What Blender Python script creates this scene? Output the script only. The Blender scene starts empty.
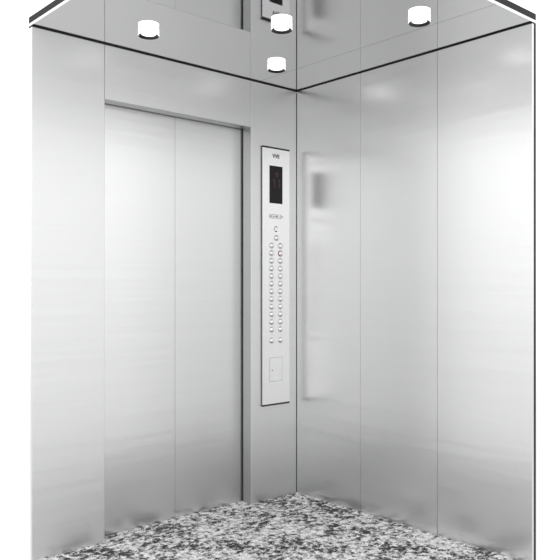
import bpy, bmesh, math
from mathutils import Vector, Matrix

scene = bpy.context.scene
COL = scene.collection

# ------------------------------------------------------------------ measures (metres)
W, D, H = 1.56, 1.457, 2.30          # cab width, depth, height; back right corner is the origin
COL_W = 0.342                         # width of each column beside the door
DOOR_L, DOOR_R = -W + COL_W + 0.004, -COL_W + 0.004
HEAD_Z = 2.043                        # underside of the header
JAMB = 0.066                          # depth of the door reveal
GAP = 0.006                           # shadow gap under the ceiling
EYE = 1.176

# ------------------------------------------------------------------ materials
def new_mat(name):
    m = bpy.data.materials.new(name); m.use_nodes = True
    nt = m.node_tree
    return m, nt, nt.nodes['Principled BSDF']

def simple(name, color, rough=0.5, metal=0.0, emit=None, strength=0.0):
    m, nt, b = new_mat(name)
    # tiny procedural variation so that nothing is perfectly flat
    tc = nt.nodes.new('ShaderNodeTexCoord')
    nz = nt.nodes.new('ShaderNodeTexNoise'); nz.inputs['Scale'].default_value = 60
    nt.links.new(tc.outputs['Object'], nz.inputs['Vector'])
    mr = nt.nodes.new('ShaderNodeMapRange')
    mr.inputs['To Min'].default_value = max(0.0, rough - 0.03)
    mr.inputs['To Max'].default_value = min(1.0, rough + 0.03)
    nt.links.new(nz.outputs['Fac'], mr.inputs['Value'])
    nt.links.new(mr.outputs['Result'], b.inputs['Roughness'])
    b.inputs['Base Color'].default_value = (*color, 1)
    b.inputs['Metallic'].default_value = metal
    if emit:
        b.inputs['Emission Color'].default_value = (*emit, 1)
        b.inputs['Emission Strength'].default_value = strength
    return m

def brushed(name, color, rough, aniso=0.5, wave=0.0, vary=0.006, metal=1.0):
    """Hairline steel: fine vertical grain, very slightly wavy sheet."""
    m, nt, b = new_mat(name)
    N, L = nt.nodes.new, nt.links.new
    tc = N('ShaderNodeTexCoord')
    mp = N('ShaderNodeMapping'); mp.inputs['Scale'].default_value = (420, 420, 1.6)
    L(tc.outputs['Object'], mp.inputs['Vector'])
    gr = N('ShaderNodeTexNoise'); gr.inputs['Scale'].default_value = 1.0; gr.inputs['Detail'].default_value = 3
    L(mp.outputs['Vector'], gr.inputs['Vector'])
    mix = N('ShaderNodeMapRange')
    mix.inputs['From Min'].default_value = 0.3; mix.inputs['From Max'].default_value = 0.7
    mix.inputs['To Min'].default_value = 1 - vary; mix.inputs['To Max'].default_value = 1 + vary
    L(gr.outputs['Fac'], mix.inputs['Value'])
    mul = N('ShaderNodeVectorMath'); mul.operation = 'SCALE'
    mul.inputs[0].default_value = color
    L(mix.outputs['Result'], mul.inputs['Scale'])
    L(mul.outputs['Vector'], b.inputs['Base Color'])
    b.inputs['Metallic'].default_value = metal
    rr = N('ShaderNodeMapRange')
    rr.inputs['To Min'].default_value = rough * 0.97; rr.inputs['To Max'].default_value = rough * 1.03
    L(gr.outputs['Fac'], rr.inputs['Value']); L(rr.outputs['Result'], b.inputs['Roughness'])
    b.inputs['Anisotropic'].default_value = aniso
    tg = N('ShaderNodeTangent'); tg.direction_type = 'RADIAL'; tg.axis = 'Z'
    L(tg.outputs['Tangent'], b.inputs['Tangent'])
    if wave:
        mp2 = N('ShaderNodeMapping'); mp2.inputs['Scale'].default_value = (0.8, 0.8, 15.0)
        L(tc.outputs['Object'], mp2.inputs['Vector'])
        wv = N('ShaderNodeTexNoise'); wv.inputs['Scale'].default_value = 1.0; wv.inputs['Detail'].default_value = 2
        L(mp2.outputs['Vector'], wv.inputs['Vector'])
        bp = N('ShaderNodeBump'); bp.inputs['Strength'].default_value = 1.0
        bp.inputs['Distance'].default_value = wave
        L(wv.outputs['Fac'], bp.inputs['Height']); L(bp.outputs['Normal'], b.inputs['Normal'])
    return m

def granite(name):
    m, nt, b = new_mat(name)
    N, L = nt.nodes.new, nt.links.new
    tc = N('ShaderNodeTexCoord')
    def noise(scale, detail, rough=0.6, dist=0.0):
        n = N('ShaderNodeTexNoise'); n.inputs['Scale'].default_value = scale
        n.inputs['Detail'].default_value = detail; n.inputs['Roughness'].default_value = rough
        n.inputs['Distortion'].default_value = dist
        L(tc.outputs['Object'], n.inputs['Vector']); return n
    def ramp(src, stops):
        r = N('ShaderNodeValToRGB'); e = r.color_ramp.elements
        while len(e) < len(stops): e.new(0.5)
        for el, (p, v) in zip(e, stops): el.position = p; el.color = (v, v, v, 1)
        L(src, r.inputs['Fac']); return r
    base = ramp(noise(34, 7, 0.75).outputs['Fac'], [(0.36, 0.22), (0.46, 0.58), (0.54, 0.86), (0.72, 0.93)])
    # dark crystals, gathered in loose clusters
    fine, big = noise(30, 9, 0.78, 0.4), noise(6, 3, 0.5)
    mm = N('ShaderNodeMath'); mm.operation = 'MULTIPLY_ADD'; mm.inputs[1].default_value = 0.35
    L(big.outputs['Fac'], mm.inputs[0]); L(fine.outputs['Fac'], mm.inputs[2])
    dark = ramp(mm.outputs['Value'], [(0.59, 0.008), (0.635, 0.06), (0.68, 1.0), (1.0, 1.0)])
    vor = N('ShaderNodeTexVoronoi'); vor.inputs['Scale'].default_value = 70
    L(tc.outputs['Object'], vor.inputs['Vector'])
    speck = ramp(vor.outputs['Color'], [(0.0, 0.35), (0.22, 0.55), (0.30, 1.0), (1.0, 1.0)])
    def mult(a, c, f):
        x = N('ShaderNodeMix'); x.data_type = 'RGBA'; x.blend_type = 'MULTIPLY'
        x.inputs['Factor'].default_value = f
        L(a, x.inputs['A']); L(c, x.inputs['B']); return x.outputs['Result']
    c = mult(base.outputs['Color'], dark.outputs['Color'], 1.0)
    c = mult(c, speck.outputs['Color'], 0.45)
    L(c, b.inputs['Base Color'])
    b.inputs['Roughness'].default_value = 0.45
    b.inputs['Specular IOR Level'].default_value = 0.12
    return m

def mirror(name, color, rough):
    m, nt, b = new_mat(name)
    N, L = nt.nodes.new, nt.links.new
    b.inputs['Metallic'].default_value = 1.0
    b.inputs['Base Color'].default_value = (*color, 1)
    tc = N('ShaderNodeTexCoord')
    nz = N('ShaderNodeTexNoise'); nz.inputs['Scale'].default_value = 4
    L(tc.outputs['Object'], nz.inputs['Vector'])
    mr = N('ShaderNodeMapRange'); mr.inputs['To Min'].default_value = rough * 0.7; mr.inputs['To Max'].default_value = rough * 1.3
    L(nz.outputs['Fac'], mr.inputs['Value']); L(mr.outputs['Result'], b.inputs['Roughness'])
    return m

M = dict(
    wall=brushed('hairline_steel', (0.735, 0.737, 0.739), 0.29, 0.45, wave=0.0010),
    column=brushed('column_steel', (0.71, 0.712, 0.714), 0.40, 0.4, wave=0.0012),
    reveal=brushed('reveal_steel_shaded', (0.50, 0.502, 0.504), 0.36, 0.3),  # column steel darkened: the shade of the reveal put into the colour
    door=brushed('door_steel', (0.71, 0.712, 0.714), 0.29, 0.45, wave=0.0010),
    panel=brushed('satin_panel_steel', (0.84, 0.84, 0.842), 0.22, 0.2, vary=0.01, metal=0.95),
    button=simple('polished_button', (0.78, 0.78, 0.79), 0.2, 1.0),
    collar=simple('button_collar', (0.55, 0.55, 0.56), 0.35, 1.0),
    redring=simple('lit_red_ring', (0.30, 0.12, 0.14), 0.4, 0.0, (0.8, 0.15, 0.2), 0.06),
    mirror=mirror('mirror_steel', (0.75, 0.75, 0.755), 0.012),
    black=simple('black_gap', (0.012, 0.012, 0.013), 0.8),
    cap=simple('black_end_cap', (0.02, 0.02, 0.022), 0.5),
    edge=simple('dark_grey_edge_shade', (0.10, 0.10, 0.102), 0.5),  # shade on the control panel's left side, painted as grey
    screen=simple('black_glass', (0.010, 0.009, 0.009), 0.3),
    digit=simple('dim_red_segments', (0.05, 0.014, 0.014), 0.5, 0.0, (0.5, 0.10, 0.09), 0.008),
    ink=simple('dark_grey_ink', (0.07, 0.07, 0.075), 0.6),
    pale=simple('pale_grey_etching', (0.42, 0.42, 0.43), 0.6),
    granite=granite('speckled_granite'),
    bezel=simple('dark_chrome', (0.06, 0.06, 0.063), 0.3, 1.0),
    lens=simple('lit_lens', (1, 1, 1), 0.3, 0.0, (1.0, 0.99, 0.98), 1.25),
    glass=simple('lit_frosted_glass', (1, 1, 1), 0.35, 0.0, (1.0, 0.995, 0.99), 1.2),
)

M['screen'].node_tree.nodes['Principled BSDF'].inputs['Specular IOR Level'].default_value = 0.2

# ------------------------------------------------------------------ mesh helpers
def box(bm, x0, x1, y0, y1, z0, z1):
    r = bmesh.ops.create_cube(bm, size=1.0)
    bmesh.ops.transform(bm, verts=r['verts'], matrix=Matrix.Translation(((x0+x1)/2, (y0+y1)/2, (z0+z1)/2))
                        @ Matrix.Diagonal((x1-x0, y1-y0, z1-z0, 1)))
    return r['verts']

def prism(bm, pts, axis, a, b):
    """closed profile of 2-D points swept along an axis from a to b"""
    def P(p, t):
        return {'z': (p[0], p[1], t), 'x': (t, p[0], p[1]), 'y': (p[0], t, p[1])}[axis]
    lo = [bm.verts.new(P(p, a)) for p in pts]; hi = [bm.verts.new(P(p, b)) for p in pts]
    n = len(pts)
    bm.faces.new(lo); bm.faces.new(hi)
    for i in range(n): bm.faces.new((lo[i], lo[(i+1) % n], hi[(i+1) % n], hi[i]))

def lathe(bm, prof, seg=40, axis='z', centre=(0, 0, 0), close=True):
    """spin (radius, height) points round an axis; radius 0 gives a pole"""
    rings = []
    for r, h in prof:
        ring = []
        n = 1 if r < 1e-7 else seg
        for k in range(n):
            a = 2*math.pi*k/seg
            p = (r*math.cos(a), r*math.sin(a), h) if axis == 'z' else (r*math.cos(a), -h, r*math.sin(a))
            ring.append(bm.verts.new((p[0]+centre[0], p[1]+centre[1], p[2]+centre[2])))
        rings.append(ring)
    for A, B in zip(rings, rings[1:] + ([rings[0]] if close else [])):
        if len(A) == 1 and len(B) == 1: continue
        for k in range(seg):
            j = (k+1) % seg
            if len(A) == 1: bm.faces.new((A[0], B[k], B[j]))
            elif len(B) == 1: bm.faces.new((A[k], A[j], B[0]))
            else: bm.faces.new((A[k], A[j], B[j], B[k]))

def obj(name, bm, mat, parent=None, loc=None, bevel=0.0, smooth=False):
    bmesh.ops.recalc_face_normals(bm, faces=bm.faces)
    me = bpy.data.meshes.new(name)
    if loc is not None:
        bmesh.ops.translate(bm, verts=bm.verts, vec=-Vector(loc))
    bm.to_mesh(me); bm.free()
    me.materials.append(mat)
    o = bpy.data.objects.new(name, me); COL.objects.link(o)
    if loc is not None: o.location = loc
    if parent: o.parent = parent
    if bevel:
        md = o.modifiers.new('bevel', 'BEVEL'); md.width = bevel; md.segments = 2
        md.limit_method = 'ANGLE'; md.angle_limit = math.radians(40)
    if smooth:
        for p in me.polygons: p.use_smooth = True
        me.set_sharp_from_angle(angle=math.radians(35))
    return o

def empty(name, loc=(0, 0, 0)):
    o = bpy.data.objects.new(name, None); o.empty_display_size = 0.05
    COL.objects.link(o); o.location = loc
    return o

def structure(o, label=None, cat=None):
    o['kind'] = 'structure'
    if label: o['label'] = label
    if cat: o['category'] = cat
    return o

def part(name, bm, mat, root, **k):
    """bm is in world coordinates; the part keeps them relative to its thing's base"""
    bmesh.ops.translate(bm, verts=bm.verts, vec=-Vector(root.location))
    return obj(name, bm, mat, root, **k)

# ------------------------------------------------------------------ the setting
# floor
bm = bmesh.new(); prism(bm, [(-W, -D), (0.014, -D), (0.014, 0.014), (DOOR_R+0.03, 0.014), (DOOR_R+0.03, 0.11), (DOOR_L-0.03, 0.11), (DOOR_L-0.03, 0.014), (-W, 0.014)], 'z', -0.04, 0.0)
structure(obj('floor', bm, M['granite']), 'black, grey and white speckled granite floor of the lift cab', 'floor')

# ceiling: two mirror sheets meeting in a fine joint that runs front to back
c = structure(empty('ceiling', (-W/2, -D/2, H)), 'mirror-polished steel ceiling reflecting the walls', 'ceiling')
JX = -0.285
bm = bmesh.new(); box(bm, -W, JX-0.0009, -D, 0.03, H, H+0.012); part('mirror_sheet', bm, M['mirror'], c)
bm = bmesh.new(); box(bm, JX+0.0009, 0.03, -D, 0.03, H, H+0.012); part('mirror_sheet', bm, M['mirror'], c)
bm = bmesh.new(); box(bm, -W, 0.03, -D, 0.03, H+0.012, H+0.04); part('backing_board', bm, M['black'], c)

# right wall: three hairline sheets with fine open joints
c = structure(empty('wall_right', (0, -D/2, 0)), 'brushed steel wall of three tall panels on the right', 'wall')
PW = D/3
for k in range(3):
    y1 = -k*PW - (0.0022 if k == 0 else 0.0008); y0 = -(k+1)*PW + 0.0008
    bm = bmesh.new(); box(bm, 0.0, 0.014, y0, y1, 0.0, H-GAP)
    part('wall_panel', bm, M['wall'], c, bevel=0.0009)
bm = bmesh.new(); box(bm, 0.014, 0.03, -D, 0.03, 0.0, H-GAP); part('backing_board', bm, M['black'], c)

# front wall: two columns (each a folded sheet with a return into the door reveal) and the header
c = structure(empty('wall_front', (-W/2, 0, 0)), 'brushed steel front wall with two columns and a header round the lift door', 'wall')
def column(x0, x1, jamb_side):
    bm = bmesh.new(); t = 0.014
    if jamb_side < 0:    # reveal on the left edge
        pts = [(x0, 0), (x1, 0), (x1, t), (x0+t, t), (x0+t, JAMB), (x0, JAMB)]
    else:
        pts = [(x0, 0), (x1, 0), (x1, JAMB), (x1-t, JAMB), (x1-t, t), (x0, t)]
    prism(bm, pts, 'z', 0.0, H-GAP)
    return part('column', bm, M['column'], c, bevel=0.0022)
def shade_lining(b):  # thin added sheets that carry the painted shade of jambs and soffit
    bm = bmesh.new(); box(bm, *b); part('reveal_shade_lining', bm, M['reveal'], c)
shade_lining((DOOR_R-0.0012, DOOR_R, 0.004, JAMB, 0.0, HEAD_Z-0.0012))
shade_lining((DOOR_L, DOOR_L+0.0012, 0.004, JAMB, 0.0, HEAD_Z-0.0012))
shade_lining((DOOR_L, DOOR_R, 0.004, JAMB, HEAD_Z-0.0012, HEAD_Z))
column(DOOR_R, -0.0022, -1)
column(-W, DOOR_L, 1)
bm = bmesh.new(); t = 0.014
prism(bm, [(0.0, HEAD_Z), (0.0, H-GAP), (t, H-GAP), (t, HEAD_Z+t), (JAMB, HEAD_Z+t), (JAMB, HEAD_Z)], 'x',
      DOOR_L+0.0012, DOOR_R-0.0012)
part('header', bm, M['column'], c, bevel=0.0022)

# the two sliding door leaves
DY = 0.078; MID = (DOOR_L+DOOR_R)/2
for n, (x0, x1, side) in enumerate([(DOOR_L-0.03, MID-0.0006, 'left'), (MID+0.0006, DOOR_R+0.03, 'right')], 1):
    bm = bmesh.new(); box(bm, x0, x1, DY, DY+0.03, 0.001, HEAD_Z+0.05)
    o = obj('door_%d' % n, bm, M['door'], loc=((x0+x1)/2, DY, 0.001), bevel=0.0012)
    structure(o, '%s leaf of the closed brushed steel sliding lift door' % side, 'door')

# dark gaps; round the door, black strips paint the shade of the gap
def trim(n, boxes, label):
    bm = bmesh.new()
    for b in boxes: box(bm, *b)
    structure(obj('trim_%d' % n, bm, M['black']), label, 'trim')
trim(1, [(-W, 0.004, 0.003, 0.03, H-GAP, H)], 'black shadow gap between front wall and ceiling')
trim(2, [(0.003, 0.03, -D, 0.003, H-GAP, H)], 'black shadow gap between right wall and ceiling')
trim(3, [(-0.0022, 0.002, 0.003, 0.03, 0.0, H-GAP), ], 'black shadow gap down the corner of the cab')
trim(4, [(DOOR_R+0.003, DOOR_R+0.014, JAMB, DY, 0.0, HEAD_Z),
         (DOOR_L-0.014, DOOR_L-0.003, JAMB, DY, 0.0, HEAD_Z),
         (DOOR_L-0.014, DOOR_R+0.014, JAMB, DY, HEAD_Z+0.003, HEAD_Z+0.014)],
     'black strip painted as the dark gap round the edge of the sliding door')

# ------------------------------------------------------------------ control panel
CX = -0.1695; PX0, PX1 = CX-0.0965, CX+0.1025; PZ0, PZ1 = 0.529, 1.943; PT = 0.013
p = empty('control_panel', (CX, 0, PZ0))
p['label'] = 'tall satin steel lift control panel with round buttons and dark display beside the door'
p['category'] = 'control panel'
bm = bmesh.new(); prism(bm, [(PX0, -PT), (PX1, -PT), (PX1, 0.0), (PX1-0.028, 0.0), (PX1-0.028, -0.008), (PX0, -0.008)], 'z', PZ0, PZ1)
part('faceplate', bm, M['panel'], p, bevel=0.001)
bm = bmesh.new(); box(bm, PX0+0.0005, PX1-0.030, -0.008, 0.0, PZ0, PZ1); part('shadow_backing', bm, M['edge'], p)  # painted shadow line along the plate's left side
for z0, z1 in ((PZ1, PZ1+0.009), (PZ0-0.009, PZ0)):
    bm = bmesh.new(); box(bm, PX0, PX1, -PT-0.001, 0.0, z0, z1)
    part('end_cap', bm, M['cap'], p, bevel=0.0008)
FY = -PT
# display
sc_bm = bmesh.new(); box(sc_bm, CX-0.0475, CX+0.0475, FY-0.002, FY, 1.640, 1.848)
scr = part('display_screen', sc_bm, M['screen'], p, bevel=0.0008)
bm = bmesh.new(); y0, y1 = FY-0.0026, FY-0.002
ax, az = CX+0.004, 1.800
prism(bm, [(ax, az+0.018), (ax-0.017, az), (ax+0.017, az)], 'y', y0, y1)
box(bm, ax-0.006, ax+0.006, y0, y1, az-0.016, az)
for dx in (-0.018, 0.020):
    box(bm, ax+dx-0.0045, ax+dx+0.0045, y0, y1, 1.728, 1.774)
    box(bm, ax+dx-0.011, ax+dx-0.0045, y0, y1, 1.762, 1.768)
bmesh.ops.translate(bm, verts=bm.verts, vec=-Vector(p.location))
dg = obj('floor_digits', bm, M['digit'], scr)
dg['label'] = 'dim red arrow and digits'
# maker's mark (three bold letters), cut as mesh letters
def letters(name, text, x, z, size, mat, bold=0.0):
    cu = bpy.data.curves.new(name, 'FONT'); cu.body = text; cu.size = size
    cu.align_x = 'CENTER'; cu.align_y = 'CENTER'; cu.extrude = 0.0004; cu.offset = bold
    tmp = bpy.data.objects.new(name + '_src', cu); COL.objects.link(tmp)
    dg_ = bpy.context.evaluated_depsgraph_get(); dg_.update()
    me = bpy.data.meshes.new_from_object(tmp.evaluated_get(dg_))
    bpy.data.objects.remove(tmp)
    me.name = name; me.materials.clear(); me.materials.append(mat)
    me.transform(Matrix.Translation(Vector((x, FY-0.0004, z)) - Vector(p.location)) @ Matrix.Rotation(math.pi/2, 4, 'X'))
    o = bpy.data.objects.new(name, me); COL.objects.link(o); o.parent = p
    return o
letters('logo', 'VVE', CX, 1.902, 0.030, M['ink'], 0.0010)
# capacity line: a short row of pale engraved characters and a pointer
bm = bmesh.new(); y0, y1 = FY-0.0005, FY
x = CX-0.050
for wd, kind in ((.018, 0), (.018, 1), (.018, 0), (.010, 2), (.014, 1)):
    z0, z1 = 1.556, 1.580
    if kind == 0:
        for f in (0.0, 0.5, 1.0): box(bm, x+f*(wd-.003), x+f*(wd-.003)+.003, y0, y1, z0, z1)
        box(bm, x, x+wd, y0, y1, 1.566, 1.569)
    elif kind == 1:
        box(bm, x+wd*.42, x+wd*.42+.003, y0, y1, z0, z1)
        for zz in (z0, 1.566, z1-.003): box(bm, x, x+wd, y0, y1, zz, zz+.003)
    else:
        box(bm, x, x+.004, y0, y1, z0-.002, z1)
    x += wd + .003
prism(bm, [(x, 1.560), (x, 1.576), (x+.012, 1.568)], 'y', y0, y1)
part('capacity_text', bm, M['pale'], p)
# bell mark above the alarm button
bm = bmesh.new(); bz = 1.499
pts = [(CX+0.011*math.cos(math.radians(a)), bz+0.004+0.011*math.sin(math.radians(a))) for a in range(0, 181, 20)]
inn = [(CX+0.0075*math.cos(math.radians(a)), bz+0.004+0.0075*math.sin(math.radians(a))) for a in range(180, -1, -20)]
prism(bm, pts + inn, 'y', FY-0.0005, FY)
box(bm, CX-0.016, CX-0.010, FY-0.0005, FY, bz-0.006, bz+0.001)
box(bm, CX-0.008, CX+0.008, FY-0.0005, FY, bz-0.016, bz-0.010)
part('bell_symbol', bm, M['ink'], p)
# buttons
def button_mesh(r):
    bm = bmesh.new()
    lathe(bm, [(0, 0.0), (r*1.0, 0.0), (r*1.0, 0.0035), (r*0.95, 0.0055), (r*0.82, 0.0080), (r*0.6, 0.0102), (r*0.3, 0.0114), (0, 0.0118)], 28, 'y', close=False)
    return bm
def collar_mesh(r):
    bm = bmesh.new()
    lathe(bm, [(r*1.0, 0.0), (r*1.16, 0.0), (r*1.16, 0.0012), (r*1.0, 0.0016)], 28, 'y')
    return bm
R = 0.0145
spots = [(CX+0.003, 1.4485)]
for row in range(12):
    z = 1.4056 - row*0.0423
    spots += [(CX-0.0325, z), (CX+0.0325, z)]
spots += [(CX-0.0325, 0.880), (CX+0.0325, 0.880)]
first = firstc = None
for i, (x, z) in enumerate(spots):
    loc = Vector((x, FY, z)) - Vector(p.location)
    if first is None:
        first = obj('button', button_mesh(R), M['button'], p, smooth=True)
        firstc = obj('button_collar', collar_mesh(R), M['collar'], first, smooth=True)
        first.location = loc
        continue
    b = first.copy(); COL.objects.link(b); b.parent = p; b.location = loc
    if i == 4:                                     # the one lit ring
        b['label'] = 'round steel button with red ring'
        k = obj('button_ring', collar_mesh(R*1.05), M['redring'], b, smooth=True)
        k['label'] = 'red lit ring'
    else:
        k = firstc.copy(); COL.objects.link(k); k.parent = b
# small service door low on the plate
SX0, SX1, SZ0, SZ1 = CX-0.045, CX+0.044, 0.654, 0.783
bm = bmesh.new()
for b in ((SX0-.0025, SX1+.0025, SZ0-.0025, SZ0), (SX0-.0025, SX1+.0025, SZ1, SZ1+.0025),
          (SX0-.0025, SX0, SZ0, SZ1), (SX1, SX1+.0025, SZ0, SZ1)):
    box(bm, b[0], b[1], FY-0.0004, FY, b[2], b[3])
sd_bm = bmesh.new(); box(sd_bm, SX0, SX1, FY-0.0008, FY, SZ0, SZ1)
sd = part('service_door', sd_bm, M['panel'], p)
bmesh.ops.translate(bm, verts=bm.verts, vec=-Vector(p.location)); obj('door_gap', bm, M['pale'], sd)
bm = bmesh.new(); lathe(bm, [(0, 0), (0.005, 0), (0.005, 0.002), (0, 0.002)], 20, 'y', (SX0+0.017, FY-0.0008, 0.715), close=False)
bmesh.ops.translate(bm, verts=bm.verts, vec=-Vector(p.location)); obj('keyhole', bm, M['collar'], sd)

# ------------------------------------------------------------------ downlights
def lamp_meshes():
    a = bmesh.new()                                  # upper glass tier
    lathe(a, [(0.0, 0), (0.0445, 0), (0.0455, -0.003), (0.0455, -0.008), (0.0445, -0.0105), (0.0, -0.0105)], 48, close=False)
    n = bmesh.new()                                  # waist between the tiers
    lathe(n, [(0.0, -0.0105), (0.0370, -0.0105), (0.0370, -0.0155), (0.0, -0.0155)], 48, close=False)
    b = bmesh.new()                                  # lower glass tier, a ring round the reflector
    lathe(b, [(0.0380, -0.0155), (0.0440, -0.0155), (0.0455, -0.018), (0.0455, -0.0262), (0.0440, -0.0270), (0.0380, -0.0190)], 48)
    r = bmesh.new()                                  # dark chrome reflector cone
    lathe(r, [(0.0380, -0.0190), (0.0440, -0.0270), (0.0446, -0.0285), (0.0440, -0.0287), (0.0320, -0.0195), (0.0320, -0.0175), (0.0380, -0.0175)], 48)
    l = bmesh.new()                                  # bright lens
    lathe(l, [(0.0, -0.0155), (0.0318, -0.0155), (0.0318, -0.0195), (0.022, -0.0222), (0.0, -0.0230)], 48, close=False)
    return [('glass_tier', a, 'glass'), ('waist', n, 'glass'), ('glass_tier', b, 'glass'), ('bezel', r, 'bezel'), ('lens', l, 'lens')]

LAMPS = [(-1.156, -0.285, 'round glowing ceiling downlight above the left part of the door header'),
         (-0.408, -0.285, 'round glowing ceiling downlight closest to the corner, above the control panel'),
         (-0.772, -0.727, 'round glowing downlight mid-ceiling, in front of the mirrored control panel'),
         (-0.404, -1.173, 'round glowing ceiling downlight beside the right wall, rightmost of the lights')]
proto = None
for x, y, label in LAMPS:
    if proto is None:
        r = proto = empty('downlight', (x, y, H))
        for nm, bmm, mt in lamp_meshes(): obj(nm, bmm, M[mt], r, smooth=True)
    else:
        r = proto.copy(); COL.objects.link(r); r.location = (x, y, H)
        for ch in list(proto.children):
            k = ch.copy(); COL.objects.link(k); k.parent = r
    r['label'] = label; r['category'] = 'ceiling light'; r['group'] = 'downlights in the mirrored ceiling'

# ------------------------------------------------------------------ white studio surroundings of the cut-away cab
w = bpy.data.worlds.new('studio'); scene.world = w; w.use_nodes = True
wn, wl = w.node_tree.nodes, w.node_tree.links
bg = wn['Background']
tc = wn.new('ShaderNodeTexCoord'); sx = wn.new('ShaderNodeSeparateXYZ'); mr = wn.new('ShaderNodeMapRange')
wl.new(tc.outputs['Generated'], sx.inputs['Vector']); wl.new(sx.outputs['Z'], mr.inputs['Value'])
mr.interpolation_type = 'SMOOTHSTEP'
mr.inputs['From Min'].default_value = -0.21; mr.inputs['From Max'].default_value = 0.21
mr.inputs['To Min'].default_value = 1.06; mr.inputs['To Max'].default_value = 1.72   # made-up white surroundings, brighter overhead to light the panel
bg.inputs['Color'].default_value = (1, 1, 1, 1); wl.new(mr.outputs['Result'], bg.inputs['Strength'])

# ------------------------------------------------------------------ camera
cam = bpy.data.cameras.new('camera'); co = bpy.data.objects.new('camera', cam); COL.objects.link(co)
cam.sensor_width = 36.0; cam.lens = 724/560*36.0
co.location = (-2.845, -3.022, EYE)
co.rotation_euler = (math.pi/2, 0, -math.radians(90) + math.atan2(0.742, 0.669))
cam.shift_x = -1/560; cam.shift_y = 7/560
cam.clip_start = 0.05
scene.camera = co

vs = scene.view_settings
vs.view_transform = 'Standard'; vs.look = 'None'; vs.gamma = 1.0; vs.use_curve_mapping = False
vs.exposure = -0.07
